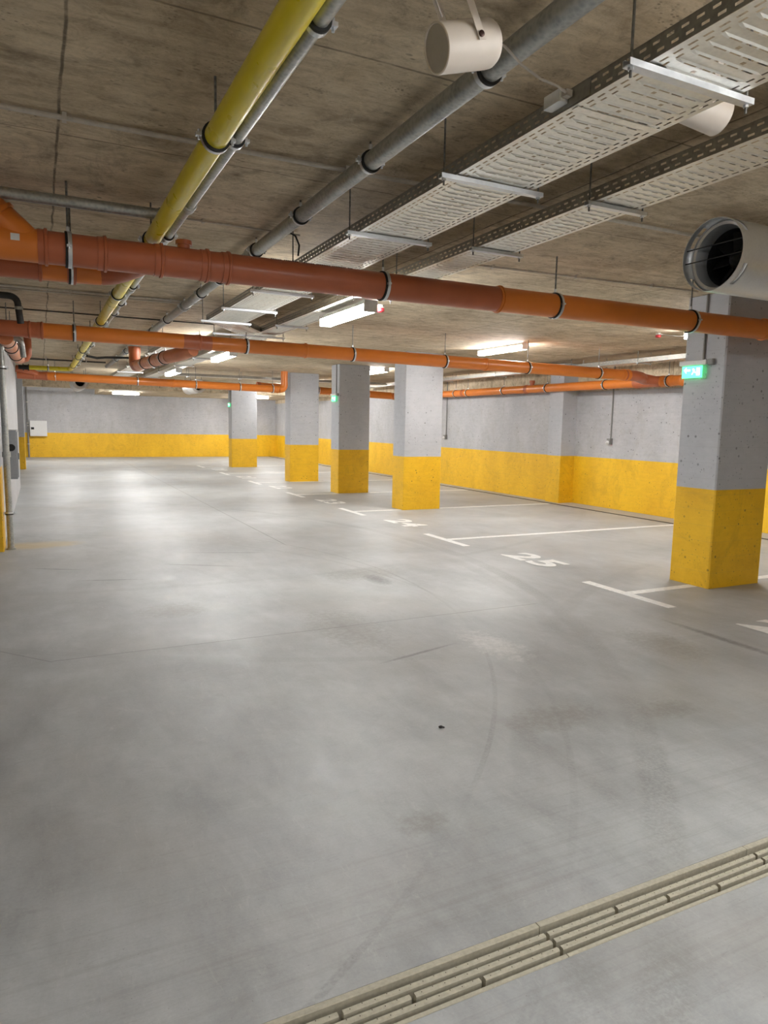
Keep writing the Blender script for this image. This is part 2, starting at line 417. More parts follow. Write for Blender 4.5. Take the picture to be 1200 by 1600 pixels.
def wall(name, x0, x1, y0, y1, face, zband=.95, bare=None):
    """wall body plus its yellow paint band and, if asked, its unpainted top"""
    w_ = struct(MB().box(x0, x1, y0, y1, zband if zband else 0, CZ-.001 if not bare else bare), name, M['wall'])
    if zband: MB().box(x0, x1, y0, y1, 0.001, zband).build('painted_band', M['yellow'], w_, smooth=False)
    if bare: MB().box(x0, x1, y0, y1, bare, CZ-.001).build('unpainted_top', M['bare'], w_, smooth=False)
    return w_
wall('wall_right', XR, XR+.3, YN, 11.2, -1, bare=2.22)
wr = wall('wall_right_beyond', 9.45, XR+.3, 11.2, YF, -1, bare=2.34)
wr.name = 'wall_right.001'; WL[wr.name] = WL['wall_right_beyond']
wall('wall_far', XL, 9.45, YF, YF+.3, -1)
wall('wall_near', XL, XR+.3, YN-.3, YN, 1)
wall('wall_left', XL-.3, XL, YN, YF, 1)
# pier standing out of the right wall
pil = thing('wall_pier', 'shallow grey and yellow pier standing out of the right wall', 'pier', (9.4, 11.2, 0))
MB().box(9.32, 9.9, 10.97, 11.38, .95, 2.768, .008).build('shaft', M['colgrey'], pil, smooth=False)
MB().box(9.32, 9.9, 10.97, 11.38, .001, .95, .008).build('painted_base', M['yellow'], pil, smooth=False)
# partition along the left edge of the lane
pt = struct(MB().box(-3.0, -.43, 9.25, 17.0, 0.001, CZ-.001), 'wall_left.001', M['wall'])
lc = thing('concrete_column', 'yellow-based column end cut by the left edge, behind the galvanised standpipe', 'column', (-.8, 9.0, 0))
MB().box(-1.3, -.415, 8.8, 9.24, .95, 2.768, .008).build('shaft', M['colgrey'], lc, smooth=False)
MB().box(-1.3, -.415, 8.8, 9.24, .001, .95, .008).build('painted_base', M['yellow'], lc, smooth=False)
lf = thing('concrete_column', 'narrow slice of yellow-based column beyond the left partition', 'column', (-.8, 23.5, 0))
MB().box(-1.5, -.42, 23.1, 23.5, .95, 2.768, .008).build('shaft', M['colgrey'], lf, smooth=False)
MB().box(-1.5, -.42, 23.1, 23.5, .001, .95, .008).build('painted_base', M['yellow'], lf, smooth=False)
struct(MB().box(-3.0, -.6, 23.52, YF, 0.001, CZ-.001), 'wall_left.002', M['wall'])

# ------------------------------------------------------------------ free standing columns
COLS = [
 (4.47, 4.93, 5.67, 6.40, 'largest, nearest column at right, green exit sign on its side'),
 (10.88, 11.32, 5.74, 6.50, 'second nearest column, standing at the bay line between 24 and 25'),
 (13.98, 14.42, 5.77, 6.50, 'third nearest column, green exit sign on its narrow side face'),
 (17.10, 17.52, 5.72, 6.50, 'fourth column, tucked right of the upturned orange elbow'),
 (23.10, 23.52, 5.70, 6.56, 'farthest and smallest free-standing column, alone before the far wall')]
for y0, y1, x0, x1, lab in COLS:
    c = thing('concrete_column', 'grey concrete column with yellow base, ' + lab, 'column', ((x0+x1)/2, (y0+y1)/2, 0), 'columns along the bays')
    MB().box(x0, x1, y0, y1, .95, 2.768, .012).build('shaft', M['colgrey'], c, smooth=False)
    MB().box(x0-.001, x1+.001, y0-.001, y1+.001, .001, .95, .012).build('painted_base', M['yellow'], c, smooth=False)

# ------------------------------------------------------------------ floor markings
def flat(name, polys, lab, cat, group, z=.003):
    b = MB()
    for P in polys:
        n_ = len(P)
        b.add([(x, y, .0005) for x, y in P]+[(x, y, z) for x, y in P], [tuple(reversed(range(n_))), tuple(range(n_, 2*n_))]+[(i,(i+1)%n_,n_+(i+1)%n_,n_+i) for i in range(n_)])
    o = b.build(name, M['roadwhite'], smooth=False, label=lab, category=cat, group=group); return o
TY = [4.63, 7.83, 10.95, 13.95, 17.07, 20.26, 23.6]
TL = ['white T line at the foot of the nearest column, below number 25', 'white T line between numbers 24 and 25, its stem fully in view',
      'white T line between numbers 23 and 24, stem passing the second nearest column', 'white T line just beyond number 23, by the third nearest column',
      'white T line just beyond number 22, by the fourth column', 'white T line just beyond number 21, sixth from the camera', 'farthest white T line, beside the farthest column']
for y, lab in zip(TY, TL):
    yc = y-.53; xc = 4.78; T = .05
    P1 = [(xc-T, y-.53), (xc+T, y-.53), (xc+T, y+.53), (xc-T, y+.53)]
    P2 = [(xc+T, y-T), (9.08, y-T), (9.08, y+T), (xc+T, y+T)]
    if y == 4.63: P2 = None; segs = [[(xc+T, y-T), (5.66, y-T), (5.66, y+T), (xc+T, y+T)], [(6.42, y-T), (9.08, y-T), (9.08, y+T), (6.42, y+T)]]
    elif y == 10.95: segs = [[(xc+T, y-T), (5.73, y-T), (5.73, y+T), (xc+T, y+T)], [(6.52, y-T), (9.08, y-T), (9.08, y+T), (6.52, y+T)]]
    elif y == 13.95: segs = [[(xc+T, y-T), (5.76, y-T), (5.76, y+T), (xc+T, y+T)], [(6.52, y-T), (9.08, y-T), (9.08, y+T), (6.52, y+T)]]
    else: segs = [P2]
    flat('bay_line', [P1]+segs, lab, 'bay marking', 'bay lines')

def number(txt, yc, lab, xc=5.03):
    cu = bpy.data.curves.new('t', 'FONT'); cu.body = txt; cu.size = 1.0; cu.extrude = 0; cu.offset = .035; cu.space_character = 1.08
    cu.align_x = 'CENTER'; cu.resolution_u = 6
    ob = bpy.data.objects.new('t', cu); COL.objects.link(ob)
    dg = bpy.context.evaluated_depsgraph_get(); me = bpy.data.meshes.new_from_object(ob.evaluated_get(dg))
    bpy.data.objects.remove(ob)
    xs = [v.co.x for v in me.vertices]; ys = [v.co.y for v in me.vertices]
    W, H = max(xs)-min(xs), max(ys)-min(ys); mx, my = (max(xs)+min(xs))/2, (max(ys)+min(ys))/2
    for v in me.vertices:
        a = (v.co.x-mx)/W*.80; h = (v.co.y-my)/H*.40
        v.co = (h, -a, 0)                 # reading direction -y, glyph up +x
    me.materials.clear(); me.materials.append(M['roadwhite'])
    o = put('bay_number', me, None, (xc, yc, .0035)); o['label'] = lab; o['category'] = 'bay number'; o['group'] = 'bay numbers'
for i, (t_, lab) in enumerate([('26', 'painted white number 26, only its tip showing at the right edge'), ('25', 'large painted white number 25 on the floor, nearest whole number'), ('24', 'painted white number 24 on the floor before the second nearest column'),
     ('23', 'painted white number 23 on the floor before the third nearest column'), ('22', 'painted white number 22 on the floor left of the fourth column'),
     ('21', 'painted white number 21 on the floor between fourth and fifth columns'), ('20', 'painted white number 20, the farthest and faintest on the floor')]):
    number(t_, 3.12+3.13*i+(.04 if i > 1 else .02), lab)

# ------------------------------------------------------------------ trench drain in the foreground
ch = thing('drain_channel', 'beige polymer-concrete frame of the floor drain in the foreground', 'drain', (1.0, 1.46, 0))
xs_ = [-.575+.9375*i for i in range(8)]
for i in range(7):
    a0, a1 = xs_[i]+.0015, xs_[i+1]-.0015
    for (ya, yb) in ((1.517, 1.538), (1.386, 1.399)):
        MB().box(a0, a1, ya, yb, -.085, .002, .002, 'x').build('frame_rail', M['drain'], ch, smooth=False)
MB().box(xs_[0], xs_[-1], 1.3992, 1.5168, -.088, -.060).build('channel_bed', M['drainin'], ch, smooth=False)
ordn = ['leftmost drain grate section, mostly below the frame', 'drain grate section nearest the camera, at the bottom of the photo', 'middle drain grate section between the two frame joints', 'drain grate section running out at the right edge',
        'fifth drain grate section, right of the frame', 'sixth drain grate section, right of the frame', 'last drain grate section towards the right wall']
for i in range(7):
    x0 = xs_[i]+.006; x1 = xs_[i+1]-.006
    g = thing('drain_grate', 'beige ribbed ' + ordn[i], 'drain grate', ((x0+x1)/2, 1.458, -.06), 'grate sections of the floor drain')
    for j, (yc, br) in enumerate(((1.486, .272), (1.456, .467), (1.425, .667))):
        for a0, a1 in ((x0, xs_[i]+br-.007), (xs_[i]+br+.007, x1)):
            b = MB(); b.box(a0, a1, yc-.0085, yc+.0085, -.058, .001, .003, 'x')
            bar = b.build('bar', M['drain'], g, smooth=False)
            hb = MB(); n_ = int((a1-a0)/.036)
            for q in range(n_):
                hx = a0+.02+q*.036; hb.lathe((hx, yc+(.003 if q % 2 else -.001), .0008), (0,0,1), [(0,.0016),(.0006,.0016)], 6)
            if n_: hb.build('drill_mark', M['hole'], bar, smooth=False, kind='stuff')
    for q in range(6): MB().box(x0+.08+q*.15, x0+.11+q*.15, 1.401, 1.515, -.0595, -.045).build('cross_rib', M['drain'], g, smooth=False)

# slot drain along the right wall
sd = thing('slot_drain', 'narrow dark slot drain running along the foot of the right wall', 'drain', (9.14, 16, 0))
for xx in (9.102, 9.172): MB().box(xx, xx+.016, 3.002, 30.29, -.088, .002).build('edge_rail', M['slot'], sd, smooth=False)
MB().box(9.119, 9.171, 3.002, 30.29, -.0885, -.06).build('channel_bed', M['slot'], sd, smooth=False)
# dark crumb on the floor
b = MB()
b.lathe((1.746, 2.849, .0008), (0,0,1), [(0,.011),(.004,.013),(.008,.008),(.010,.002)], 7)
b.lathe((1.757, 2.843, .0008), (0,0,1), [(0,.007),(.004,.006),(.006,.002)], 6)
b.build('dirt_crumb', M['rubber'], smooth=False, label='small dark crumb lying on the open concrete floor', category='debris')

# ------------------------------------------------------------------ lamps
def lamp(c, along='y', L=1.2, z=CZ, lab='', grp='batten lamps', drop=0.0):
    c = Vector((c[0], c[1], z))
    t_ = thing('batten_lamp', lab, 'lamp', c, grp)
    def bx(l, w0, w1, z0, z1):
        b_ = MB(); prof = [(-w0, z1), (-w1, z0), (w1, z0), (w0, z1)]
        vs = []
        for e in (-l, l):
            for a, h in prof: vs.append((c.x+a, c.y+e, c.z+h) if along == 'y' else (c.x+e, c.y+a, c.z+h))
        b_.add(vs, [(0,1,2,3),(7,6,5,4),(0,4,5,1),(1,5,6,2),(2,6,7,3),(3,7,4,0)]); return b_
    bx(L/2, .055, .062, -.035-drop, -.002-drop).build('housing', M['white'], t_, smooth=False)
    bx(L/2-.012, .060, .045, -.098-drop, -.0355-drop).build('diffuser', M['lamp'], t_, smooth=False)
    for e in (-1, 1):
        b_ = MB(); q = e*(L/2-.003)
        if along == 'y': b_.box(c.x-.062, c.x+.062, c.y+q-.008, c.y+q+.008, c.z-.100-drop, c.z-.001-drop)
        else: b_.box(c.x+q-.01, c.x+q+.01, c.y-.062, c.y+.062, c.z-.100-drop, c.z-.001-drop)
        b_.build('end_cap', M['white'], t_, smooth=False)
    return t_
TR2Z = 2.545
lamp((2.55, 6.02), 'y', 1.05, TR2Z, 'brightest lit batten lamp, under the narrow tray beyond the nearest orange pipe')
lamp((2.55, 10.8), 'y', 1.2, TR2Z, 'lit batten lamp below the second orange pipe, right of the sloping pinkish pipe')
lamp((2.5, 15.0), 'y', 1.3, TR2Z, 'smaller lit batten lamp left of the far round fan above the lane')
lamp((2.55, 19.6), 'y', 1.2, TR2Z, 'far batten lamp on the tray line, mostly behind the third orange pipe')
lamp((2.55, 1.0-.5), 'y', 1.2, TR2Z, 'batten lamp on the tray line beside the camera, out of frame')
lamp((2.55, -3.5), 'y', 1.2, TR2Z, 'batten lamp on the tray line behind the camera')
lamp((6.62, 9.3), 'y', 1.2, CZ, 'wide bright ceiling lamp over bay 24, between second and nearest columns', 'ceiling lamps over the bays')
lamp((6.98, 14.75), 'y', 1.2, CZ, 'lit ceiling lamp seen between the second and third columns', 'ceiling lamps over the bays')
lamp((7.55, 6.05), 'y', 1.0, CZ, 'lit ceiling lamp peeping out left of the nearest column', 'ceiling lamps over the bays')
lamp((7.2, 19.8), 'y', 1.2, CZ, 'added fill lamp hidden behind the fourth column', 'ceiling lamps over the bays')  # unseen lamp, added to bring up the far floor and wall
lamp((7.05, 25.6), 'x', 1.3, 2.488, 'long low lamp between the fourth and farthest columns', 'soffit lamps')
lamp((7.4, 28.4), 'y', 1.0, 2.488, 'added fill lamp hidden behind the farthest column', 'soffit lamps')  # extra lamp kept out of sight, added to brighten the far wall
lamp((2.75, 26.3), 'x', .9, 2.488, 'small bright lamp on the far soffit at left', 'soffit lamps')
lamp((.75, 26.6), 'x', 1.2, CZ, 'added fill lamp above the white box, hidden by the far beam', 'added fill lamps at left')  # unseen lamp put in above the beam line to light the far wall
lamp((7.3, 22.6), 'y', .8, CZ, 'added fill lamp before the far beam, hidden behind the fourth column', 'ceiling lamps over the bays')  # added behind the column to lift the dark far right area
lamp((-3.2, -2.5), 'y', 1.2, CZ, 'added fill lamp left of and behind the camera', 'added fill lamps at left')  # invented lamp out of view, adds side light from the left

# red detectors
def detector(c, z, lab, cord=None):
    t_ = thing('detector', lab, 'detector', (c[0], c[1], z), 'red ceiling detectors')
    MB().lathe((c[0], c[1], z), (0,0,-1), [(0,.032),(.018,.036),(.026,.03)], 16).build('base', M['cond'], t_)
    MB().lathe((c[0], c[1], z-.0265), (0,0,-1), [(0,.03),(.004,.036),(.028,.036),(.034,.024)], 16).build('red_cap', M['red'], t_)
    if cord: MB().sweep(cord, .006, 6).build('cord', M['white'], t_)
detector((2.70, 5.62), 2.535, 'red-capped detector at the near end of the brightest lamp')
detector((7.36, 6.85), CZ-.0, 'red-capped detector with a white cord left of the nearest column', [(7.39,6.85,2.755),(7.7,6.84,2.752),(8.0,6.82,2.76)])
detector((2.62, 9.95), 2.535, 'red-capped detector at the near end of the lamp below the second pipe')

# ------------------------------------------------------------------ perforated cable trays
def grid(b, us, vs, P, hole, off=None):
    """us, vs edge lists; P(u,v,i,j)->point; hole(i,j)"""
    idx = {}
    def vid(i, j):
        if (i, j) not in idx: idx[(i, j)] = len(b.v); b.v.append(tuple(P(us[i], vs[j], i, j)))
        return idx[(i, j)]
    for i in range(len(us)-1):
        for j in range(len(vs)-1):
            if hole(i, j): continue
            b.f.append((vid(i, j), vid(i+1, j), vid(i+1, j+1), vid(i, j+1)))
    return b

def tray_bottom(x0, w_, y0, y1, z, full=True, axis='y', pitch=.05):
    n_ = int(round((y1-y0)/pitch)); pitch = (y1-y0)/n_
    if full:
        us = [0,.022,.030,.046,.054,.075,.085,.135,.150,.165,.195,.205,.235,.250,.265,.315,.325,.346,.354,.370,.378,.4]
        us = [q*w_/.4 for q in us]
        A = {1, 19}; B = {3, 17}; ribs = {6, 8, 9, 11, 12, 14}; dots = {8, 12}; rz = (5, 16)
    else:
        us = [0,.028,.038,.07,.10,.13,.17,.20,.23,.262,.272,.3]; us = [q*w_/.3 for q in us]
        A = {1, 9}; B = set(); ribs = {3, 5, 7}; dots = set(); rz = (3, 8)
    fr = [0, .12, .24, .36, .60, .88]
    vs = [y0+(q+t)*pitch for q in range(n_) for t in fr]+[y1]
    def hole(i, j):
        m = j % 6; q = j//6
        if i in A: return m in (2, 3, 4)
        if i in B: return m in (0, 5, 4)
        if i in ribs and m == 1: return True
        if i in dots and m == 4 and (q % 3 == (0 if i == 8 else 1)): return True
        return False
    def P(u_, v_, i, j):
        m = j % 6
        dz = -.004 if (rz[0] <= i <= rz[1] and m in (0, 1, 2, 3) and not (m in (0, 3))) else 0
        return (x0+u_, v_, z+dz) if axis == 'y' else (v_, x0+u_, z+dz)
    return grid(MB(), us, vs, P, hole)

def tray_side(x, y0, y1, z, h=.06, axis='y', pitch=.05, flip=1):
    n_ = int(round((y1-y0)/pitch)); pitch = (y1-y0)/n_
    us = [0, h*.2, h*.33, h*.62, h*.75, h]
    fr = [0, .1, .45, .6, .95]
    vs = [y0+(q+t)*pitch for q in range(n_) for t in fr]+[y1]
    def hole(i, j):
        m = j % 5
        return (i == 1 and m in (1, 2)) or (i == 3 and m in (3, 0)) and m == 3 or (i == 3 and m == 2)
    def P(u_, v_, i, j): return (x, v_, z+u_) if axis == 'y' else (v_, x, z+u_)
    b = grid(MB(), us, vs, P, hole)
    # rolled top lip
    for a in (0.,):
        if axis == 'y': b.box(min(x, x+flip*.012), max(x, x+flip*.012), y0, y1, z+h-.002, z+h)
        else: b.box(y0, y1, min(x, x+flip*.012), max(x, x+flip*.012), z+h-.002, z+h)
    return b

t1 = thing('cable_tray', 'wide perforated galvanised cable tray running from the upper right corner', 'cable tray', (1.82, 3.0, 2.555))
tray_bottom(1.62, .40, -1.0, 7.6, 2.555).build('tray_bottom', M['tray'], t1, smooth=False)
for x, fl_ in ((1.62, 1), (2.02, -1)): tray_side(x, -1.0, 7.6, 2.556, flip=fl_).build('side_rail', M['railshade'], t1, smooth=False)
for yj in (1.95, 4.95):
    MB().box(1.617, 1.6195, yj-.10, yj+.10, 2.560, 2.612).build('joint_plate', M['railshade'], t1, smooth=False)
    MB().box(1.63, 2.01, yj-.03, yj+.0, 2.5515, 2.5535).build('joint_plate', M['tray'], t1, smooth=False)
t2 = thing('cable_tray', 'narrower perforated cable tray right of the wide one, carrying the bright lamp', 'cable tray', (2.56, 5, 2.58))
tray_bottom(2.42, .28, -1.0, 9.0, 2.58, False).build('tray_bottom', M['tray'], t2, smooth=False)
tray_bottom(2.42, .28, 9.0, 22.0, 2.58, False, pitch=.1).build('tray_bottom', M['tray'], t2, smooth=False)
for x, fl_ in ((2.42, 1), (2.70, -1)): tray_side(x, -1.0, 22.0, 2.581, .062, flip=fl_, pitch=.056).build('side_rail', M['railshade'], t2, smooth=False)
# slanting link from the end of the wide tray to the narrow one
t3 = thing('cable_tray', 'short slanting tray link joining the wide tray end to the narrow tray', 'cable tray', (2.1, 8.1, 2.56))
A, B_, C_, D_ = Vector((1.62,7.62,2.556)), Vector((2.02,7.62,2.556)), Vector((2.42,8.35,2.578)), Vector((2.42,9.0,2.578))
def bil(u_, v_):
    return (A*(1-u_)+B_*u_)*(1-v_)+(D_*(1-u_)+C_*u_)*v_
us = [0,.06,.09,.2,.27,.4,.46,.6,.66,.8,.91,.94,1]; nn = 18
vs = [t_ for q in range(nn) for t_ in (q/nn, (q+.3)/nn, (q+.5)/nn)]+[1.0]
grid(MB(), us, vs, lambda a, c_, i, j: bil(a, c_), lambda i, j: (i in (1, 10) and j % 3 != 0) or (i in (3, 5, 7) and j % 3 == 1)).build('tray_bottom', M['tray'], t3, smooth=False)
for P0, P1 in ((A, D_), (B_, C_)):
    b = MB(); d = (P1-P0); nrm = Vector((-d.y, d.x, 0)).normalized()*.001; h = Vector((0,0,.06))
    b.add([P0-nrm, P1-nrm, P1+nrm, P0+nrm, P0-nrm+h, P1-nrm+h, P1+nrm+h, P0+nrm+h], [(0,3,2,1),(4,5,6,7),(0,1,5,4),(1,2,6,5),(2,3,7,6),(3,0,4,7)]).build('side_rail', M['railshade'], t3, smooth=False)
# the wide tray goes on beyond the second pipe
t4 = thing('cable_tray', 'far perforated tray beyond the second orange pipe, left of the lamp line', 'cable tray', (1.8, 14, 2.56))
tray_bottom(1.62, .40, 9.4, 19.0, 2.556, False, pitch=.1).build('tray_bottom', M['tray'], t4, smooth=False)
for x, fl_ in ((1.62, 1), (2.02, -1)): tray_side(x, 9.4, 19.0, 2.557, flip=fl_, pitch=.1).build('side_rail', M['railshade'], t4, smooth=False)
# tray across the lane behind the third orange pipe
t5 = thing('cable_tray', 'perforated tray crossing the lane just above the third orange pipe', 'cable tray', (6, 17.7, 2.6))
tray_bottom(17.62, .2, 2.75, 8.7, 2.60, False, axis='x', pitch=.1).build('tray_bottom', M['tray'], t5, smooth=False)
for y, fl_ in ((17.62, 1), (17.82, -1)): tray_side(y, 2.75, 8.7, 2.601, axis='x', flip=fl_, pitch=.08).build('side_rail', M['railshade'], t5, smooth=False)
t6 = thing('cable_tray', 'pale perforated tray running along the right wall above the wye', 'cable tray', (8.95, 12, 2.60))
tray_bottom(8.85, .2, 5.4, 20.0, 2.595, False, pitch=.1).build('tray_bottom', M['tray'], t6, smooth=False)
for x, fl_ in ((8.85, 1), (9.05, -1)): tray_side(x, 5.4, 20.0, 2.596, .07, flip=fl_, pitch=.08).build('side_rail', M['railshade'], t6, smooth=False)

def hanger(x0, x1, y, z, lab, grp, axis='x'):
    """trapeze: slotted C-strut on two threaded rods"""
    t_ = thing('tray_hanger', lab, 'hanger', ((x0+x1)/2, y, z), grp)
    b = MB(); hw = .0155; th = .003; H = .019
    def bb(a0, a1, b0, b1, c0, c1):
        if axis == 'x': b.box(a0, a1, b0, b1, c0, c1)
        else: b.box(b0, b1, a0, a1, c0, c1)
    yy = y
    bb(x0, x1, yy-hw, yy+hw, z-H, z-H+th)
    bb(x0, x1, yy-hw, yy-hw+th, z-H+th, z); bb(x0, x1, yy+hw-th, yy+hw, z-H+th, z)
    bb(x0, x1, yy-hw+th, yy-hw+.009, z-th, z); bb(x0, x1, yy+hw-.009, yy+hw-th, z-th, z)
    b.build('strut_channel', M['strut'], t_, smooth=False)
    for xx in (x0+.018, x1-.018):
        px, py = (xx, y) if axis == 'x' else (y, xx)
        MB().cyl((px, py, z-.045), (px, py, CZ), .0042, 8).build('hanger_rod', M['rod'], t_)
        MB().lathe((px, py, z-H-.008), (0,0,1), [(0,.009),(.0078,.009)], 6).build('nut', M['strut'], t_, smooth=False)
O = ['nearest', 'second', 'third', 'fourth', 'fifth', 'sixth', 'seventh', 'eighth', 'ninth', 'tenth', 'eleventh', 'twelfth']
for i, y in enumerate((1.62, 2.66, 3.66, 4.62, 5.6, 6.6, 7.52)):
    hanger(1.545, 2.075, y, 2.5505, '%s trapeze hanger under the wide cable tray, counted from the camera' % O[i], 'hangers under the wide tray')
for i, y in enumerate((1.7, 2.70, 3.70, 4.72, 5.50, 7.61, 9.7, 12.3, 14.1, 16.2, 18.5)):
    hanger(2.375, 2.755, y, 2.576, '%s trapeze hanger under the narrow lamp-carrying tray, counted from the camera' % O[i], 'hangers under the narrow tray')
hanger(1.88, 2.77, 8.50, 2.552, 'long trapeze hanger under both trays just before the second orange pipe', 'hangers under the narrow tray')
for i, y in enumerate((10.2, 11.6, 13.0, 14.6, 16.4)):
    hanger(1.55, 2.09, y, 2.5505, '%s trapeze hanger under the far tray beyond the second pipe' % O[i], 'hangers under the far tray')
for i, y in enumerate((8.6, 10.2, 12.6, 14.8, 17.0)):
    hanger(8.80, 9.12, y, 2.591, '%s trapeze hanger under the right-wall tray, counted from the camera' % O[i], 'hangers under the right-wall tray')
for i, x in enumerate((3.3, 4.6, 7.4)):
    hanger(17.57, 17.87, x, 2.596, '%s hanger from the left under the crossing tray' % O[i], 'hangers under the crossing tray', axis='y')

# ------------------------------------------------------------------ pipes running down the lane
GX, GZ, GR = .632, 2.556, .045
g = thing('gas_pipe', 'fat yellow pipe running away under the ceiling at upper left', 'pipe', (GX, 6, GZ))
ys = [-2.0, 4.46, 8.3, 12.0, 16.45]
for a, b_ in zip(ys, ys[1:]): pipe_section(g, (GX, a, GZ), (GX, b_, GZ), GR, M['gas'])
MB().sweep(bend((GX, 16.6, GZ), (0,1,0), (-1,0,0), .15), GR, 20).build('elbow', M['gas'], g)
pipe_section(g, (GX-.15, 16.6, GZ), (-.16, 16.6, GZ), GR, M['gas'])
MB().lathe((-.16, 16.6, GZ), (-1,0,0), [(0,.045),(0,.07),(.02,.07),(.02,.05),(.10,.05),(.10,.07),(.12,.07),(.12,.045),(.2,.045)], 20).build('valve', M['rubber'], g)
for y in (1.1, 2.765, 4.46, 6.45, 8.30, 10.0, 11.87, 13.25, 15.5): clamp(g, (GX, y, GZ), GR, 'y', up=True)
clamp(g, (.2, 16.6, GZ), GR, 'x')

X2, Z2, R2 = .720, 2.585, .0255
g2 = thing('galvanised_pipe', 'thin grey galvanised pipe hugging the right side of the yellow pipe', 'pipe', (X2, 6, Z2))
ys = [-2.0, 3.77, 6.3, 8.9, 12.4, 16.2]
for a, b_ in zip(ys, ys[1:]): pipe_section(g2, (X2, a, Z2), (X2, b_, Z2), R2, M['galv'])
for y in ys[1:-1]: MB().lathe((X2, y-.04, Z2), (0,1,0), [(0,R2),(0,R2+.009),(.012,R2+.011),(.024,R2+.007),(.056,R2+.007),(.068,R2+.011),(.08,R2+.009),(.08,R2)], 20, False).build('coupling', M['galv'], g2)
for y in (1.92, 2.82, 4.40, 6.15, 7.1, 7.8, 9.2, 10.4, 11.3, 12.6, 14.0, 15.4): clamp(g2, (X2, y, Z2), R2, 'y')

X3, Z3, R3 = 1.392, 2.683, .040
g3 = thing('galvanised_pipe', 'thick grey galvanised pipe running away between yellow pipe and wide tray', 'pipe', (X3, 6, Z3))
ys = [-2.0, 2.10, 5.0, 7.6, 10.2, 13.2, 17.0]
for a, b_ in zip(ys, ys[1:]): pipe_section(g3, (X3, a, Z3), (X3, b_, Z3), R3, M['galv'])
for y in ys[2:-1]: MB().lathe((X3, y-.05, Z3), (0,1,0), [(0,R3),(0,R3+.009),(.015,R3+.012),(.03,R3+.008),(.07,R3+.008),(.085,R3+.012),(.1,R3+.009),(.1,R3)], 20, False).build('coupling', M['galv'], g3)
for y in (.6, 2.10, 3.03, 3.98, 4.90, 6.0, 6.75, 7.6, 8.7, 9.9, 11.4, 13.0, 14.8): clamp(g3, (X3, y, Z3), R3, 'y')

# grey branch pipe joining at upper left
b1 = thing('galvanised_pipe', 'grey galvanised pipe crossing the ceiling at left into the yellow pipe line', 'pipe', (0, 4.3, 2.66))
pipe_section(b1, (-1.6, 4.30, 2.655), (.70, 4.255, 2.655), .030, M['galv'])
MB().lathe((.645, 4.256, 2.655), (1,0,0), [(0,.03),(0,.037),(.05,.037),(.05,.03)], 20, False).build('coupling', M['galv'], b1)
MB().sweep(bend((X2, 4.255, 2.655), (1,0,0), (0,.5,-1), .04, 6), .028, 16).build('elbow', M['galv'], b1)

# ------------------------------------------------------------------ nearest orange pipe
R1 = .086
def P1(x): return Vector((x, 4.30 if x < 1 else 4.30-.008*(x-1), 2.413))
d1 = (P1(3)-P1(2)).normalized()
p1 = thing('drain_pipe', 'nearest and thickest orange drain pipe, crossing the whole photo', 'pipe', (2.5, 4.3, 2.413))
segs = [(-1.5, -.45, 'orange'), (-.45, .04, 'orange'), (.04, .35, 'brown'), (.35, .66, 'brown'), (.66, 1.03, 'brown'), (1.03, 2.99, 'brown'), (2.99, 5.85, 'orange'), (5.85, 7.6, 'orange')]
for a, b_, m_ in segs: pipe_section(p1, P1(a), P1(b_), R1, M[m_], seg=36)
for x, m_ in ((-.45, 'orange'), (.05, 'brown'), (.345, 'brown'), (.645, 'brown'), (.905, 'brown'), (1.03, 'brown'), (2.99, 'orange'), (5.85, 'orange')):
    socket(p1, P1(x), d1, R1, M[m_], L=.05 if x not in (2.99, 5.85) else .03)
for x in (.175, 2.075, 3.51, 4.942): clamp(p1, P1(x), R1, 'x', rodr=.006)
b = MB(); b.lathe(P1(.79)+Vector((0,0,R1-.006)), (0,0,1), [(0,.036),(.022,.036),(.022,.047),(.045,.047),(.048,.042)], 24); b.build('inspection_plug', M['brown'], p1)
# branch of the tee rising to upper left
bp = [P1(-.02), P1(-.16)+Vector((0,.0,.14)), P1(-.30)+Vector((0,0,.24)), P1(-.62)+Vector((0,0,.29))]
MB().sweep([P1(.0), P1(-.08)+Vector((0,0,.075)), P1(-.17)+Vector((0,0,.155)), P1(-.24)+Vector((0,0,.20)), P1(-.36)+Vector((0,0,.235)), P1(-.9)+Vector((0,0,.24))], .074, 28).build('branch', M['orange'], p1)
MB().lathe(P1(-.14)+Vector((0,0,.13)), (-.7,0,.7), [(0,.074),(0,.084),(.02,.084),(.02,.074)], 28, False).build('socket', M['orange'], p1)
b = MB(); vs_ = []
for dx in (-.10, -.058):
    for a_ in (0, 8, 16, 24):
        for rr in (R1+.0005, R1+.002): vs_.append(P1(dx)+Vector((0, -rr*math.cos(math.radians(a_)), rr*math.sin(math.radians(a_)))))
fs_ = []
for i in range(3): fs_ += [(2*i+1, 2*i+3, 2*i+11, 2*i+9), (2*i, 2*i+8, 2*i+10, 2*i+2), (2*i, 2*i+2, 2*i+3, 2*i+1), (8+2*i, 9+2*i, 11+2*i, 10+2*i)]
fs_ += [(0,1,9,8),(6,14,15,7)]
b.add(vs_, fs_)
b.build('sticker', M['white'], p1, smooth=False, label='small white sticker')
# maker's print: a row of fine dark strokes, too small to read
b = MB()
for i in range(46):
    x = 1.30+i*.0118
    if i % 9 == 6: continue
    th = math.radians(62); yy = -math.cos(th)*(R1+.0006); zz = math.sin(th)*(R1+.0006)
    q = P1(x); b.box(q.x, q.x+.007, q.y+yy-.001, q.y+yy+.001, q.z+zz-.005+.002*(i % 3), q.z+zz+.005)
b.build('printed_line', M['print'], p1, smooth=False, kind='stuff')
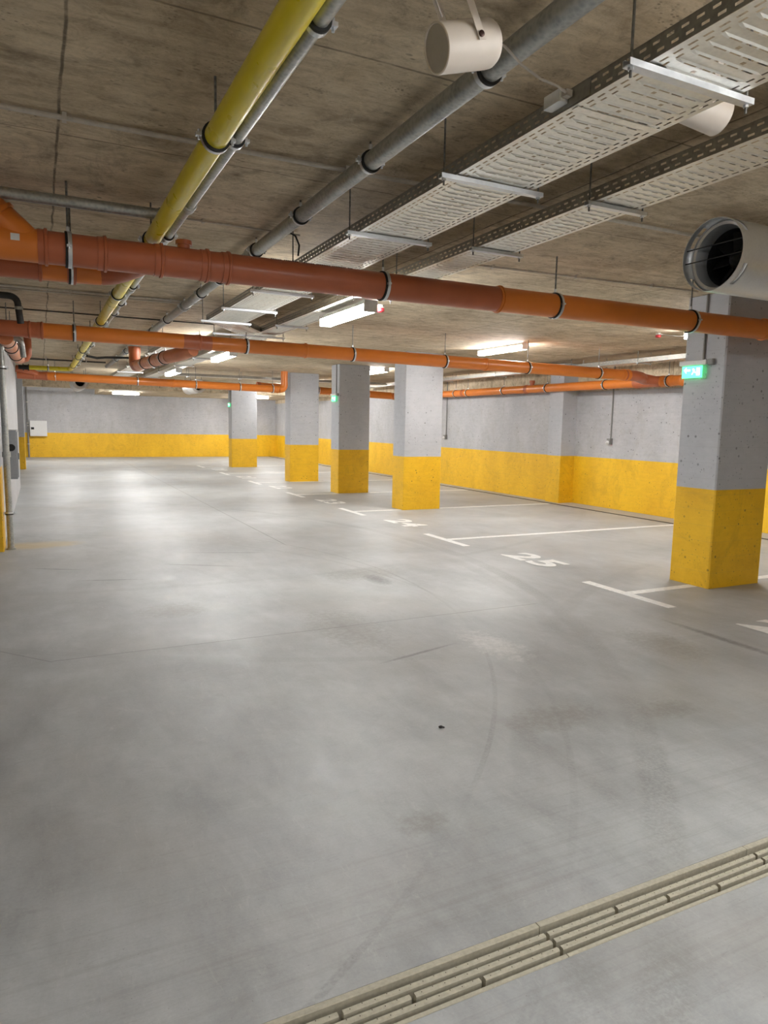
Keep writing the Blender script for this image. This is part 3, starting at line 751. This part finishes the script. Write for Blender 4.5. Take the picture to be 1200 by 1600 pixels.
# second pipe just behind it at far left
p1b = thing('drain_pipe', 'lower red-brown drain pipe peeping out under the nearest pipe at left', 'pipe', (-.3, 4.62, 2.38))
q0 = Vector((-1.5, 4.62, 2.365))
pipe_section(p1b, (-1.5, 4.62, 2.360), (.02, 4.62, 2.372), .078, M['brown'])
pipe_section(p1b, (.02, 4.62, 2.372), (.36, 4.62, 2.376), .078, M['orange'])
for x in (.02, .20): socket(p1b, (x, 4.62, 2.374), (1,0,0), .078, M['brown'], L=.05)
MB().sweep([(.36,4.62,2.376),(.42,4.60,2.382),(.48,4.54,2.395),(.53,4.44,2.405),(.56,4.36,2.412)], .077, 24).build('elbow', M['brown'], p1b)
clamp(p1b, (.20, 4.62, 2.374), .078, 'x')

# ------------------------------------------------------------------ second orange pipe
R4 = .083
def P2(x): return Vector((x, 8.45, 2.431-.0085*x))
d2 = (P2(3)-P2(2)).normalized()
p2 = thing('drain_pipe', 'second orange drain pipe, passing in front of the second nearest column', 'pipe', (4, 8.45, 2.40))
for a, b_, m_ in ((-.42, .04, 'brown'), (.04, 1.526, 'orange'), (1.526, 1.851, 'brown'), (1.851, 3.0, 'orange'), (3.0, 5.72, 'orange'), (5.72, 8.35, 'orange')):
    pipe_section(p2, P2(a), P2(b_), R4, M[m_], seg=32)
for x, m_ in ((-.08, 'brown'), (.04, 'brown'), (1.70, 'brown'), (3.007, 'orange'), (5.72, 'orange'), (8.35, 'orange'), (8.45, 'orange')): socket(p2, P2(x), d2, R4, M[m_], L=.06)
for x in (.372, 2.273, 3.671, 5.062, 6.478, 7.851): clamp(p2, P2(x), R4, 'x')
W = Vector((9.25, 8.98, 2.305))
MB().sweep([P2(8.35), P2(8.62), P2(8.80)+Vector((0,.06,-.01)), Vector((9.0, 8.62, 2.33)), Vector((9.22, 8.50, 2.302))], [R4, R4, R4+.006, R4+.006, .07], 28).build('elbow', M['brown'], p2)

# branch pipe behind the second pipe, sloping away to its upturned end
p2b = thing('drain_pipe', 'pinkish drain pipe leading away from the second pipe to a red-brown upturned end', 'pipe', (1.5, 9.8, 2.33))
s0 = Vector((1.70, 8.50, 2.36)); 
path = [Vector((1.66, 8.56, 2.345)), Vector((1.55, 8.75, 2.30)), Vector((1.46, 9.0, 2.285)), Vector((1.345, 11.1, 2.312))]
MB().sweep(path[:3], .081, 28).build('bend', M['pink'], p2b)
pipe_section(p2b, path[2], path[3], .080, M['pink'])
dd = (path[3]-path[2]).normalized()
MB().sweep([path[3], path[3]+dd*.16, path[3]+dd*.24+Vector((0,0,.03)), path[3]+dd*.27+Vector((0,0,.12)), path[3]+dd*.27+Vector((0,0,.20))], .084, 24).build('elbow', M['brown'], p2b)
MB().cyl(path[3]+dd*.27+Vector((0,0,.20)), path[3]+dd*.27+Vector((0,0,.29)), .088, 24).build('riser', M['brown'], p2b)
for t_ in (.12, .40, .72): clamp(p2b, path[2]+(path[3]-path[2])*t_, .080, 'y', up=False)

# ------------------------------------------------------------------ third orange pipe with an elbow up
R5 = .088
def P3(x): return Vector((x, 16.9, 2.41-.015*x))
d3 = (P3(3)-P3(2)).normalized()
p3 = thing('drain_pipe', 'third orange drain pipe, its right end turning up beside the fourth column', 'pipe', (2.5, 16.9, 2.37))
for a, b_, m_ in ((-.40, .156, 'brown'), (.156, 2.8, 'orange'), (2.8, 5.36, 'orange')): pipe_section(p3, P3(a), P3(b_), R5, M[m_], seg=28)
for x, m_ in ((-.1, 'brown'), (.14, 'brown'), (.3, 'orange'), (2.8, 'orange'), (5.3, 'orange')): socket(p3, P3(x), d3, R5, M[m_], L=.09)
MB().sweep(bend(P3(5.50), d3, (0,0,1), .13), R5, 24).build('elbow', M['orange'], p3)
MB().cyl(P3(5.50)+Vector((0,0,.12)), (5.50, 16.9, CZ), R5*.97, 24).build('riser', M['orange'], p3)
MB().sweep([P3(.02), P3(-.14)+Vector((0,-.05,.07)), P3(-.30)+Vector((0,-.08,.11)), P3(-.42)+Vector((0,-.08,.12))], .075, 24).build('branch', M['brown'], p3)
for x in (.331, 2.028, 3.331, 4.383, 5.2): clamp(p3, P3(x), R5, 'x')
# orange pipe behind the columns to the wall pipe
p3b = thing('drain_pipe', 'orange drain pipe showing in the gaps behind the third and fourth columns', 'pipe', (7.5, 18.2, 2.38))
pipe_section(p3b, (5.2, 18.2, 2.455), (9.12, 18.2, 2.335), .098, M['orange'])
for x in (7.9,): socket(p3b, (x, 18.2, 2.455-.0306*(x-5.2)), (1,0,-.03), .098, M['orange'], L=.09)
for x in (6.9, 8.4): clamp(p3b, (x, 18.2, 2.455-.0306*(x-5.2)), .098, 'x')
MB().lathe((5.2, 18.2, 2.455), (-1,0,0), [(-.06,.098),(-.06,.108),(.03,.108),(.035,.09)], 24).build('end_cap', M['brown'], p3b)

# ------------------------------------------------------------------ wall pipe on the right
XW, ZW, RW = 9.25, 2.30, .082
p4 = thing('drain_pipe', 'orange drain pipe running along the right wall into the red-brown wye', 'pipe', (XW, 12, ZW))
for a, b_, m_ in ((3.4, 8.30, 'orange'), (8.30, 8.50, 'orange'), (9.02, 12.03, 'orange'), (12.03, 14.5, 'orange'), (14.5, 18.0, 'orange')):
    pipe_section(p4, (XW, a, ZW), (XW, b_, ZW), RW, M[m_])
MB().lathe((XW, 8.50, ZW), (0,1,0), [(0,RW+.008),(.06,RW+.012),(.08,RW+.006),(.44,RW+.006),(.46,RW+.014),(.54,RW+.012),(.54,RW)], 28).build('wye', M['brown'], p4)
for y, m_ in ((8.02, 'orange'), (8.24, 'orange'), (8.42, 'orange'), (12.03, 'brown'), (14.5, 'brown'), (17.6, 'orange')): socket(p4, (XW, y, ZW), (0,1,0), RW, M[m_], L=.10)
MB().lathe((XW, 11.88, ZW+RW-.01), (0,0,1), [(0,.045),(.05,.045),(.05,.06),(.10,.06),(.105,.05)], 20).build('inspection_plug', M['brown'], p4)
for y in (6.4, 8.33, 9.757, 11.39, 12.87, 14.32, 14.87, 16.4): clamp(p4, (XW, y, ZW), RW, 'y')
MB().sweep([(XW-.10, 18.2, 2.335), (XW-.03, 18.19, 2.32), (XW, 18.1, 2.305), (XW, 18.0, ZW)], .095, 20).build('elbow', M['orange'], p4)

# ------------------------------------------------------------------ pipework at the left edge
p5 = thing('drain_pipe', 'pale brown drain pipe along the top of the left partition, with a red-brown riser', 'pipe', (-.27, 10.5, 2.36))
pipe_section(p5, (-.30, 8.62, 2.352), (-.245, 11.6, 2.360), .078, M['pink'])
MB().sweep([(-.245,11.6,2.36), (-.24,11.72,2.362), (-.21,11.80,2.37), (-.16,11.82,2.38), (-.125,11.82,2.44), (-.12,11.82,2.52)], [.078,.075,.066,.06,.056,.056], 20).build('elbow', M['brown'], p5)
MB().cyl((-.12,11.82,2.50), (-.12,11.82,CZ), .052, 20).build('riser', M['brown'], p5)
for y in (9.0, 9.7, 10.9): clamp(p5, (-.30+.0185*(y-8.62), y, 2.354), .078, 'y')
p6 = thing('insulated_pipe', 'dark pipe elbow dropping behind the second orange pipe at the left edge', 'pipe', (-.5, 7.9, 2.69))
MB().sweep([(-2.2,7.95,2.69), (-.25,7.95,2.69)]+bend((-.15,7.95,2.69), (1,0,0), (0,.25,-1), .09)+[(-.135,8.02,2.44)], .032, 16).build('pipe_section', M['blackpipe'], p6)
MB().lathe((-.145,7.975,2.60), (.02,.2,-1), [(0,.032),(0,.038),(.03,.038),(.03,.032)], 16, False).build('coupling', M['galv'], p6)
p7 = thing('galvanised_pipe', 'silvery pipe elbow under the second orange pipe at the left edge', 'pipe', (-.5, 8.9, 2.34))
MB().sweep([(-1.8,8.74,2.35), (-.25,8.74,2.355)]+bend((-.15,8.74,2.36), (1,0,0), (.05,.2,-1), .07)+[(-.135,8.80,2.17)], .030, 16).build('pipe_section', M['galv'], p7)
p8 = thing('standpipe', 'tall galvanised standpipe on the left column, rising through the grey cabinet', 'pipe', (-.352, 8.97, 0))
pipe_section(p8, (-.352, 8.97, .0), (-.357, 8.90, 2.30), .034, M['galv'])
MB().lathe((-.352,8.97,.0), (0,0,1), [(0,.05),(.012,.05),(.02,.036),(.05,.036)], 16).build('foot', M['galv'], p8)
for z in (.42, 2.05): clamp(p8, (-.353, 8.965-.03*z, z), .034, 'z', up=False)
MB().lathe((-.354, 8.937, 1.06), (0,0,1), [(0,.034),(0,.043),(.06,.043),(.06,.034)], 16, False).build('coupling', M['galv'], p8)

# grey cabinet on the partition
cb = thing('cabinet', 'grey metal cabinet with a round dark hole, on the left partition', 'cabinet', (-.35, 10.2, .72))
MB().box(-.43, -.272, 9.90, 10.55, .735, 1.345, .004).build('body', M['box'], cb, smooth=False)
MB().box(-.2715, -.262, 9.92, 10.53, .755, 1.325, .003).build('door', M['box'], cb, smooth=False)
MB().lathe((-.335, 9.8995, 1.13), (0,-1,0), [(0,.045),(.003,.045)], 20).build('hole', M['rubber'], cb)
MB().box(-.2615, -.253, 9.97, 9.99, .98, 1.06).build('latch', M['rubber'], cb, smooth=False)

# white panel box on the far wall
wb = thing('panel_box', 'white wall box with a small dark latch, on the far wall at left', 'cabinet', (-.05, 30.2, .82))
MB().box(-.36, .24, 30.12, 30.299, .82, 1.41, .01).build('body', M['white'], wb, smooth=False)
MB().box(-.345, .225, 30.105, 30.1195, .835, 1.395, .006).build('door', M['white'], wb, smooth=False)
MB().box(-.31, -.21, 30.09, 30.1045, 1.08, 1.16).build('latch', M['rubber'], wb, smooth=False)
# pipe on the far wall
vp = thing('conduit', 'vertical grey conduit down the far wall beside the white box', 'conduit', (-.42, 30.24, 0))
MB().cyl((-.42,30.22,0), (-.42,30.22,2.7), .030, 12).build('tube', M['condg'], vp)
for z in (.5, 1.2, 1.3, 2.1): MB().box(-.47,-.37,30.18,30.299,z,z+.03).build('bracket', M['cond'], vp, smooth=False)

# ------------------------------------------------------------------ small conduits across the ceiling
def conduit(pts, r_, lab, clips=(), mat='cond', name='conduit'):
    P = [Vector(p) for p in pts]
    t_ = thing(name, lab, 'conduit', P[0])
    MB().sweep(P, r_, 10).build('tube', M[mat], t_)
    for i, f_ in enumerate(clips):
        a = P[0].lerp(P[-1], f_)
        MB().box(a.x-.009, a.x+.009, a.y-r_-.008, a.y+r_+.008, a.z-r_-.003, CZ-.001).build('clip', M['cond'], t_, smooth=False)
    return t_
conduit([(-1.6,3.405,2.752),(4.2,3.33,2.752)], .011, 'grey conduit crossing the ceiling nearest the camera, ending at the fan', (.06,.30,.52,.66,.80))
conduit([(-1.6,4.60,2.757),(1.62,4.65,2.757)], .007, 'thin conduit crossing the ceiling just above the nearest orange pipe', (.2,.55,.8))
conduit([(-1.6,7.80,2.755),(1.6,7.74,2.755)], .012, 'grey conduit crossing the ceiling between first and second orange pipes', (.3,.6,.9))
conduit([(-1.6,7.98,2.760),(1.6,7.92,2.760)], .007, 'thinner conduit beside the grey one between first and second pipes', (.3,.6))
conduit([(-1.6,9.33,2.757),(2.42,9.33,2.757)], .008, 'thin dark conduit across the ceiling just beyond the second pipe', (.25,.5,.75), 'blackpipe')
conduit([(2.72,4.78,2.754),(5.4,4.60,2.754)], .009, 'pale conduit on the ceiling between the narrow tray and the fan', (.2,.5,.8))
conduit([(-.6,16.15,2.70),(1.30,16.1,2.70)], .016, 'dark conduit behind the yellow elbow before the third pipe', (.4,.8), 'blackpipe')
conduit([(.78,13.44,2.60),(.95,13.55,2.58),(1.1,13.55,2.60),(1.6,13.45,2.61),(2.3,13.4,2.61)], .022, 'black jointed pipe between yellow pipe and the red-brown riser', (), 'blackpipe')
conduit([(-.40,27.8,2.64),(4.2,27.8,2.64)], .02, 'pale conduit crossing the far end under the ceiling', (), 'cond')
# bent black cables between thick pipe and wide tray
conduit([(1.50,4.52,2.765),(1.50,4.52,2.735),(1.56,4.56,2.725),(1.60,4.60,2.68),(1.60,4.62,2.615)], .006, 'bent black cable dropping into the wide tray above the nearest pipe', (), 'rubber', 'cable')

# sockets and their conduits on the right wall
def wall_socket(x, y, z, lab):
    t_ = thing('wall_socket', lab, 'socket', (x, y, z), 'sockets on the right wall')
    MB().cyl((x-.014, y, z+.05), (x-.014, y, 2.75), .013, 10).build('conduit', M['condg'], t_)
    MB().box(x-.075, x-.001, y-.045, y+.045, z-.055, z+.055, .008).build('housing', M['condg'], t_, smooth=False)
    MB().lathe((x-.06, y+.01, z-.01), (-.7,0,-.7), [(0,.038),(.04,.038),(.045,.03)], 16).build('cover', M['white'], t_)
wall_socket(XR, 9.98, 1.27, 'grey wall socket with conduit, between pier and nearest column')
wall_socket(9.45, 15.58, 1.22, 'grey wall socket with conduit, just right of the second nearest column')

# ------------------------------------------------------------------ exit signs on the column side faces
def exit_sign(x, y, z, lab):
    t_ = thing('exit_sign', lab, 'exit sign', (x-.03, y, z), 'green exit signs')
    MB().box(x-.055, x-.001, y-.16, y+.14, z+.045, z+.09, .005, 'y').build('housing', M['white'], t_, smooth=False)
    MB().box(x-.034, x-.029, y-.155, y+.125, z-.085, z+.0445).build('acrylic_plate', M['acrylic'], t_, smooth=False)
    MB().box(x-.0375, x-.0345, y-.115, y+.115, z-.072, z+.038).build('green_panel', M['green'], t_, smooth=False)
    # running figure, doorway and arrow as flat shapes
    b_ = MB(); xx0, xx1 = x-.0395, x-.038
    def pl(P):
        n_ = len(P); b_.add([(xx0, y+a, z+c_) for a, c_ in P]+[(xx1, y+a, z+c_) for a, c_ in P], [tuple(range(n_)), tuple(reversed(range(n_, 2*n_)))]+[(i,(i+1)%n_,n_+(i+1)%n_,n_+i) for i in range(n_)])
    pl([(-.05,-.05),(-.09,-.05),(-.09,.02),(-.05,.02)])
    pl([(.02,-.008),(.065,-.008),(.065,-.030),(.095,.002),(.065,.030),(.065,.010),(.02,.010)])
    pl([(-.035,.0),(-.015,.018),(-.002,.010),(-.012,-.014),(.004,-.038),(-.004,-.044),(-.022,-.018),(-.040,-.03),(-.044,-.022),(-.026,-.004)])
    b_.build('pictogram', M['greenw'], t_, smooth=False)
    MB().cyl((x-.014, y-.10, z+.09), (x-.014, y-.10, CZ), .010, 10).build('conduit', M['condg'], t_)
    MB().box(x-.045, x-.001, y-.225, y-.165, z+.04, z+.095, .008).build('junction_box', M['condg'], t_, smooth=False)
exit_sign(5.67, 4.80, 2.075, 'lit green exit sign on the nearest column')
exit_sign(5.77, 14.2, 2.06, 'small lit green exit sign on the third nearest column, seen edge-on')
exit_sign(5.70, 23.3, 2.08, 'tiny green exit sign on the farthest column')

# ------------------------------------------------------------------ loudspeakers
def speaker(c, n_, lab, base, L=.19, r_=.0635):
    c = Vector(c); n_ = Vector(n_).normalized(); base = Vector(base)
    t_ = thing('loudspeaker', lab, 'loudspeaker', c, 'ceiling loudspeakers')
    o = c-n_*(L/2)
    MB().lathe(o, n_, [(0,0),(.001,r_*.72),(.004,r_*.88),(.014,r_*.975),(.03,r_),(L-.002,r_),(L,r_-.002),(L,r_-.005),(L-.004,r_-.006)], 40, False).build('housing', M['spk'], t_)
    MB().lathe(o+n_*(L-.0055), n_, [(0,r_-.0055),(.001,r_-.0055),(.002,.0)], 40, False).build('grille', M['grille'], t_)
    side = n_.cross(Vector((0,0,1))).normalized()          # pivot axis, horizontal
    br = MB(); wd = n_*.011; pv = c - n_*.012
    for s_ in (-1, 1):
        p = pv+side*(s_*(r_+.004)); q = base+side*(s_*(r_+.004)); th = side*.0012
        up_ = (q-p).normalized(); p0 = p-up_*.014
        vs = [p0-wd-th, p0+wd-th, p0+wd+th, p0-wd+th, q-wd-th, q+wd-th, q+wd+th, q-wd+th]
        br.add(vs, [(0,3,2,1),(4,5,6,7),(0,1,5,4),(1,2,6,5),(2,3,7,6),(3,0,4,7)])
    a = base-side*(r_+.005); b_ = base+side*(r_+.005); dn = Vector((0,0,.0012))
    br.add([a-wd-dn, b_-wd-dn, b_+wd-dn, a+wd-dn, a-wd+dn, b_-wd+dn, b_+wd+dn, a+wd+dn], [(0,3,2,1),(4,5,6,7),(0,1,5,4),(1,2,6,5),(2,3,7,6),(3,0,4,7)])
    br.build('bracket', M['spk'], t_, smooth=False)
    for s_ in (-1, 1): MB().lathe(pv+side*(s_*(r_+.0055)), side*s_, [(0,.0085),(.003,.0085),(.0045,.006)], 16).build('screw', M['screw'], t_)
    return t_
s1 = speaker((1.112, 1.80, 2.562), (-.95, .0, -.30), 'cream cylindrical loudspeaker hanging at the top centre, grille facing left', (1.02, 1.80, CZ-.002))
s2 = speaker((2.10, 1.84, 2.615), (.93, -.12, -.16), 'cream loudspeaker half hidden behind the wide cable tray at upper right', (2.13, 1.84, CZ-.002))
cbx = thing('junction_box', 'small white junction box on the side of the wide cable tray', 'junction box', (1.59, 2.0, 2.59))
MB().box(1.578, 1.6165, 1.95, 2.035, 2.572, 2.612, .004).build('housing', M['white'], cbx, smooth=False)
MB().box(1.586, 1.61, 1.925, 1.9495, 2.582, 2.602).build('gland', M['cond'], cbx, smooth=False)
conduit([(1.205,1.80,2.600),(1.27,1.83,2.612),(1.36,1.87,2.600),(1.46,1.90,2.592),(1.54,1.92,2.598),(1.585,1.93,2.592),(1.595,1.936,2.592)], .004, 'grey cable drooping from the loudspeaker to the junction box', (), 'cable', 'cable')
conduit([(1.02,1.77,2.60),(.98,1.75,2.64),(.985,1.70,2.70),(.96,1.66,2.766)], .003, 'thin cable from the ceiling into the front of the loudspeaker', (), 'cable', 'cable')

# ------------------------------------------------------------------ jet fan at upper right
def jet_fan(c, d, R, L, lab, slots=True):
    K = .82 if slots else .58; F0 = .08 if slots else .012
    c = Vector(c); d = Vector(d).normalized()
    t_ = thing('jet_fan', lab, 'fan', c, None)
    seg = 48; b_ = MB()
    t0 = Vector((0,0,1)); a = d.cross(t0).normalized(); bb = d.cross(a)
    hs = [0, .036, .070, .20, L*.5, L]
    ring = lambda h, rr: [c+d*h+a*(rr*math.cos(2*PI*i/seg))+bb*(rr*math.sin(2*PI*i/seg)) for i in range(seg)]
    for sgn, rr in ((1, R), (-1, R-.004)):
        base = len(b_.v)
        for h in hs: b_.v += [tuple(q) for q in ring(h, rr)]
        for j in range(len(hs)-1):
            for i in range(seg):
                if slots and j == 1 and (i % 12) in (3, 4, 5, 6, 7): continue
                i2 = (i+1) % seg
                F = (base+j*seg+i, base+j*seg+i2, base+(j+1)*seg+i2, base+(j+1)*seg+i)
                b_.f.append(F if sgn > 0 else tuple(reversed(F)))
    for i in range(seg):
        i2 = (i+1) % seg; n_ = len(hs)*seg; b_.f.append((i, n_+i, n_+i2, i2))
    b_.build('casing', M['fan'], t_)
    MB().lathe(c+d*F0, d, [(0,R-.004),(-.01,R*.93),(-.005,R*(K+.04)),(.03,R*K),(.09,R*(K-.02)),(.09,R-.006)], seg, False).build('inlet_ring', M['fan'], t_)
    MB().lathe(c+d*.16, d, [(0,R*(K-.02)),(L*.6,R*(K-.02)),(L*.6,0)], seg, False).build('inner_duct', M['dark'], t_)
    MB().lathe(c+d*.17, d, [(0,0),(.02,R*.16),(.05,R*.26),(.2,R*.28)], 24, False).build('hub', M['dark'], t_)
    for i in range(8):
        g_ = 2*PI*i/8; ra = a*math.cos(g_)+bb*math.sin(g_); tb = d.cross(ra)
        p = c+d*.24+ra*(R*.25); q = c+d*.24+ra*(R*(K-.05))
        w1 = (tb*.5+d*.5)*.05; th = d.cross(w1).normalized()*.0  # pitched blade
        nn_ = ra.cross(w1).normalized()*.002
        vs = [p-w1-nn_, q-w1*1.3-nn_, q+w1*1.3-nn_, p+w1-nn_, p-w1+nn_, q-w1*1.3+nn_, q+w1*1.3+nn_, p+w1+nn_]
        MB().add(vs, [(0,3,2,1),(4,5,6,7),(0,1,5,4),(1,2,6,5),(2,3,7,6),(3,0,4,7)]).build('blade', M['dark'], t_, smooth=False)
    if slots:
        for zz in (-.02, .055):
            hw = math.sqrt(max(.0001, (R-.01)**2-zz*zz)); wdir = a
            p = c+d*.012+Vector((0,0,zz))-wdir*hw; q = c+d*.012+Vector((0,0,zz))+wdir*hw
            MB().cyl(p, q, .0035, 6).build('guard_bar', M['rubber'], t_)
    for h in (.35, L-.25):
        for s_ in (-1, 1):
            p = c+d*h+a*(s_*R*.8)
            MB().cyl((p.x, p.y, c.z+R*.55), (p.x, p.y, CZ), .006, 8).build('hanger_rod', M['rod'], t_)
    MB().lathe(c+d*(L*.45), d, [(0,R),(0,R+.006),(.03,R+.006),(.03,R)], seg, False).build('band', M['fan'], t_)
    return t_
jet_fan((3.53, 2.93, 2.515), (1,0,0), .205, 1.6, 'large shiny round jet fan duct with open end, upper right, nearest')
jet_fan((.93, 19.0, 2.42), (0,1,0), .19, 1.4, 'small round far fan under the third orange pipe, left one', False)
jet_fan((3.82, 19.0, 2.43), (0,1,0), .18, 1.4, 'small round far fan under the third orange pipe, right one', False)
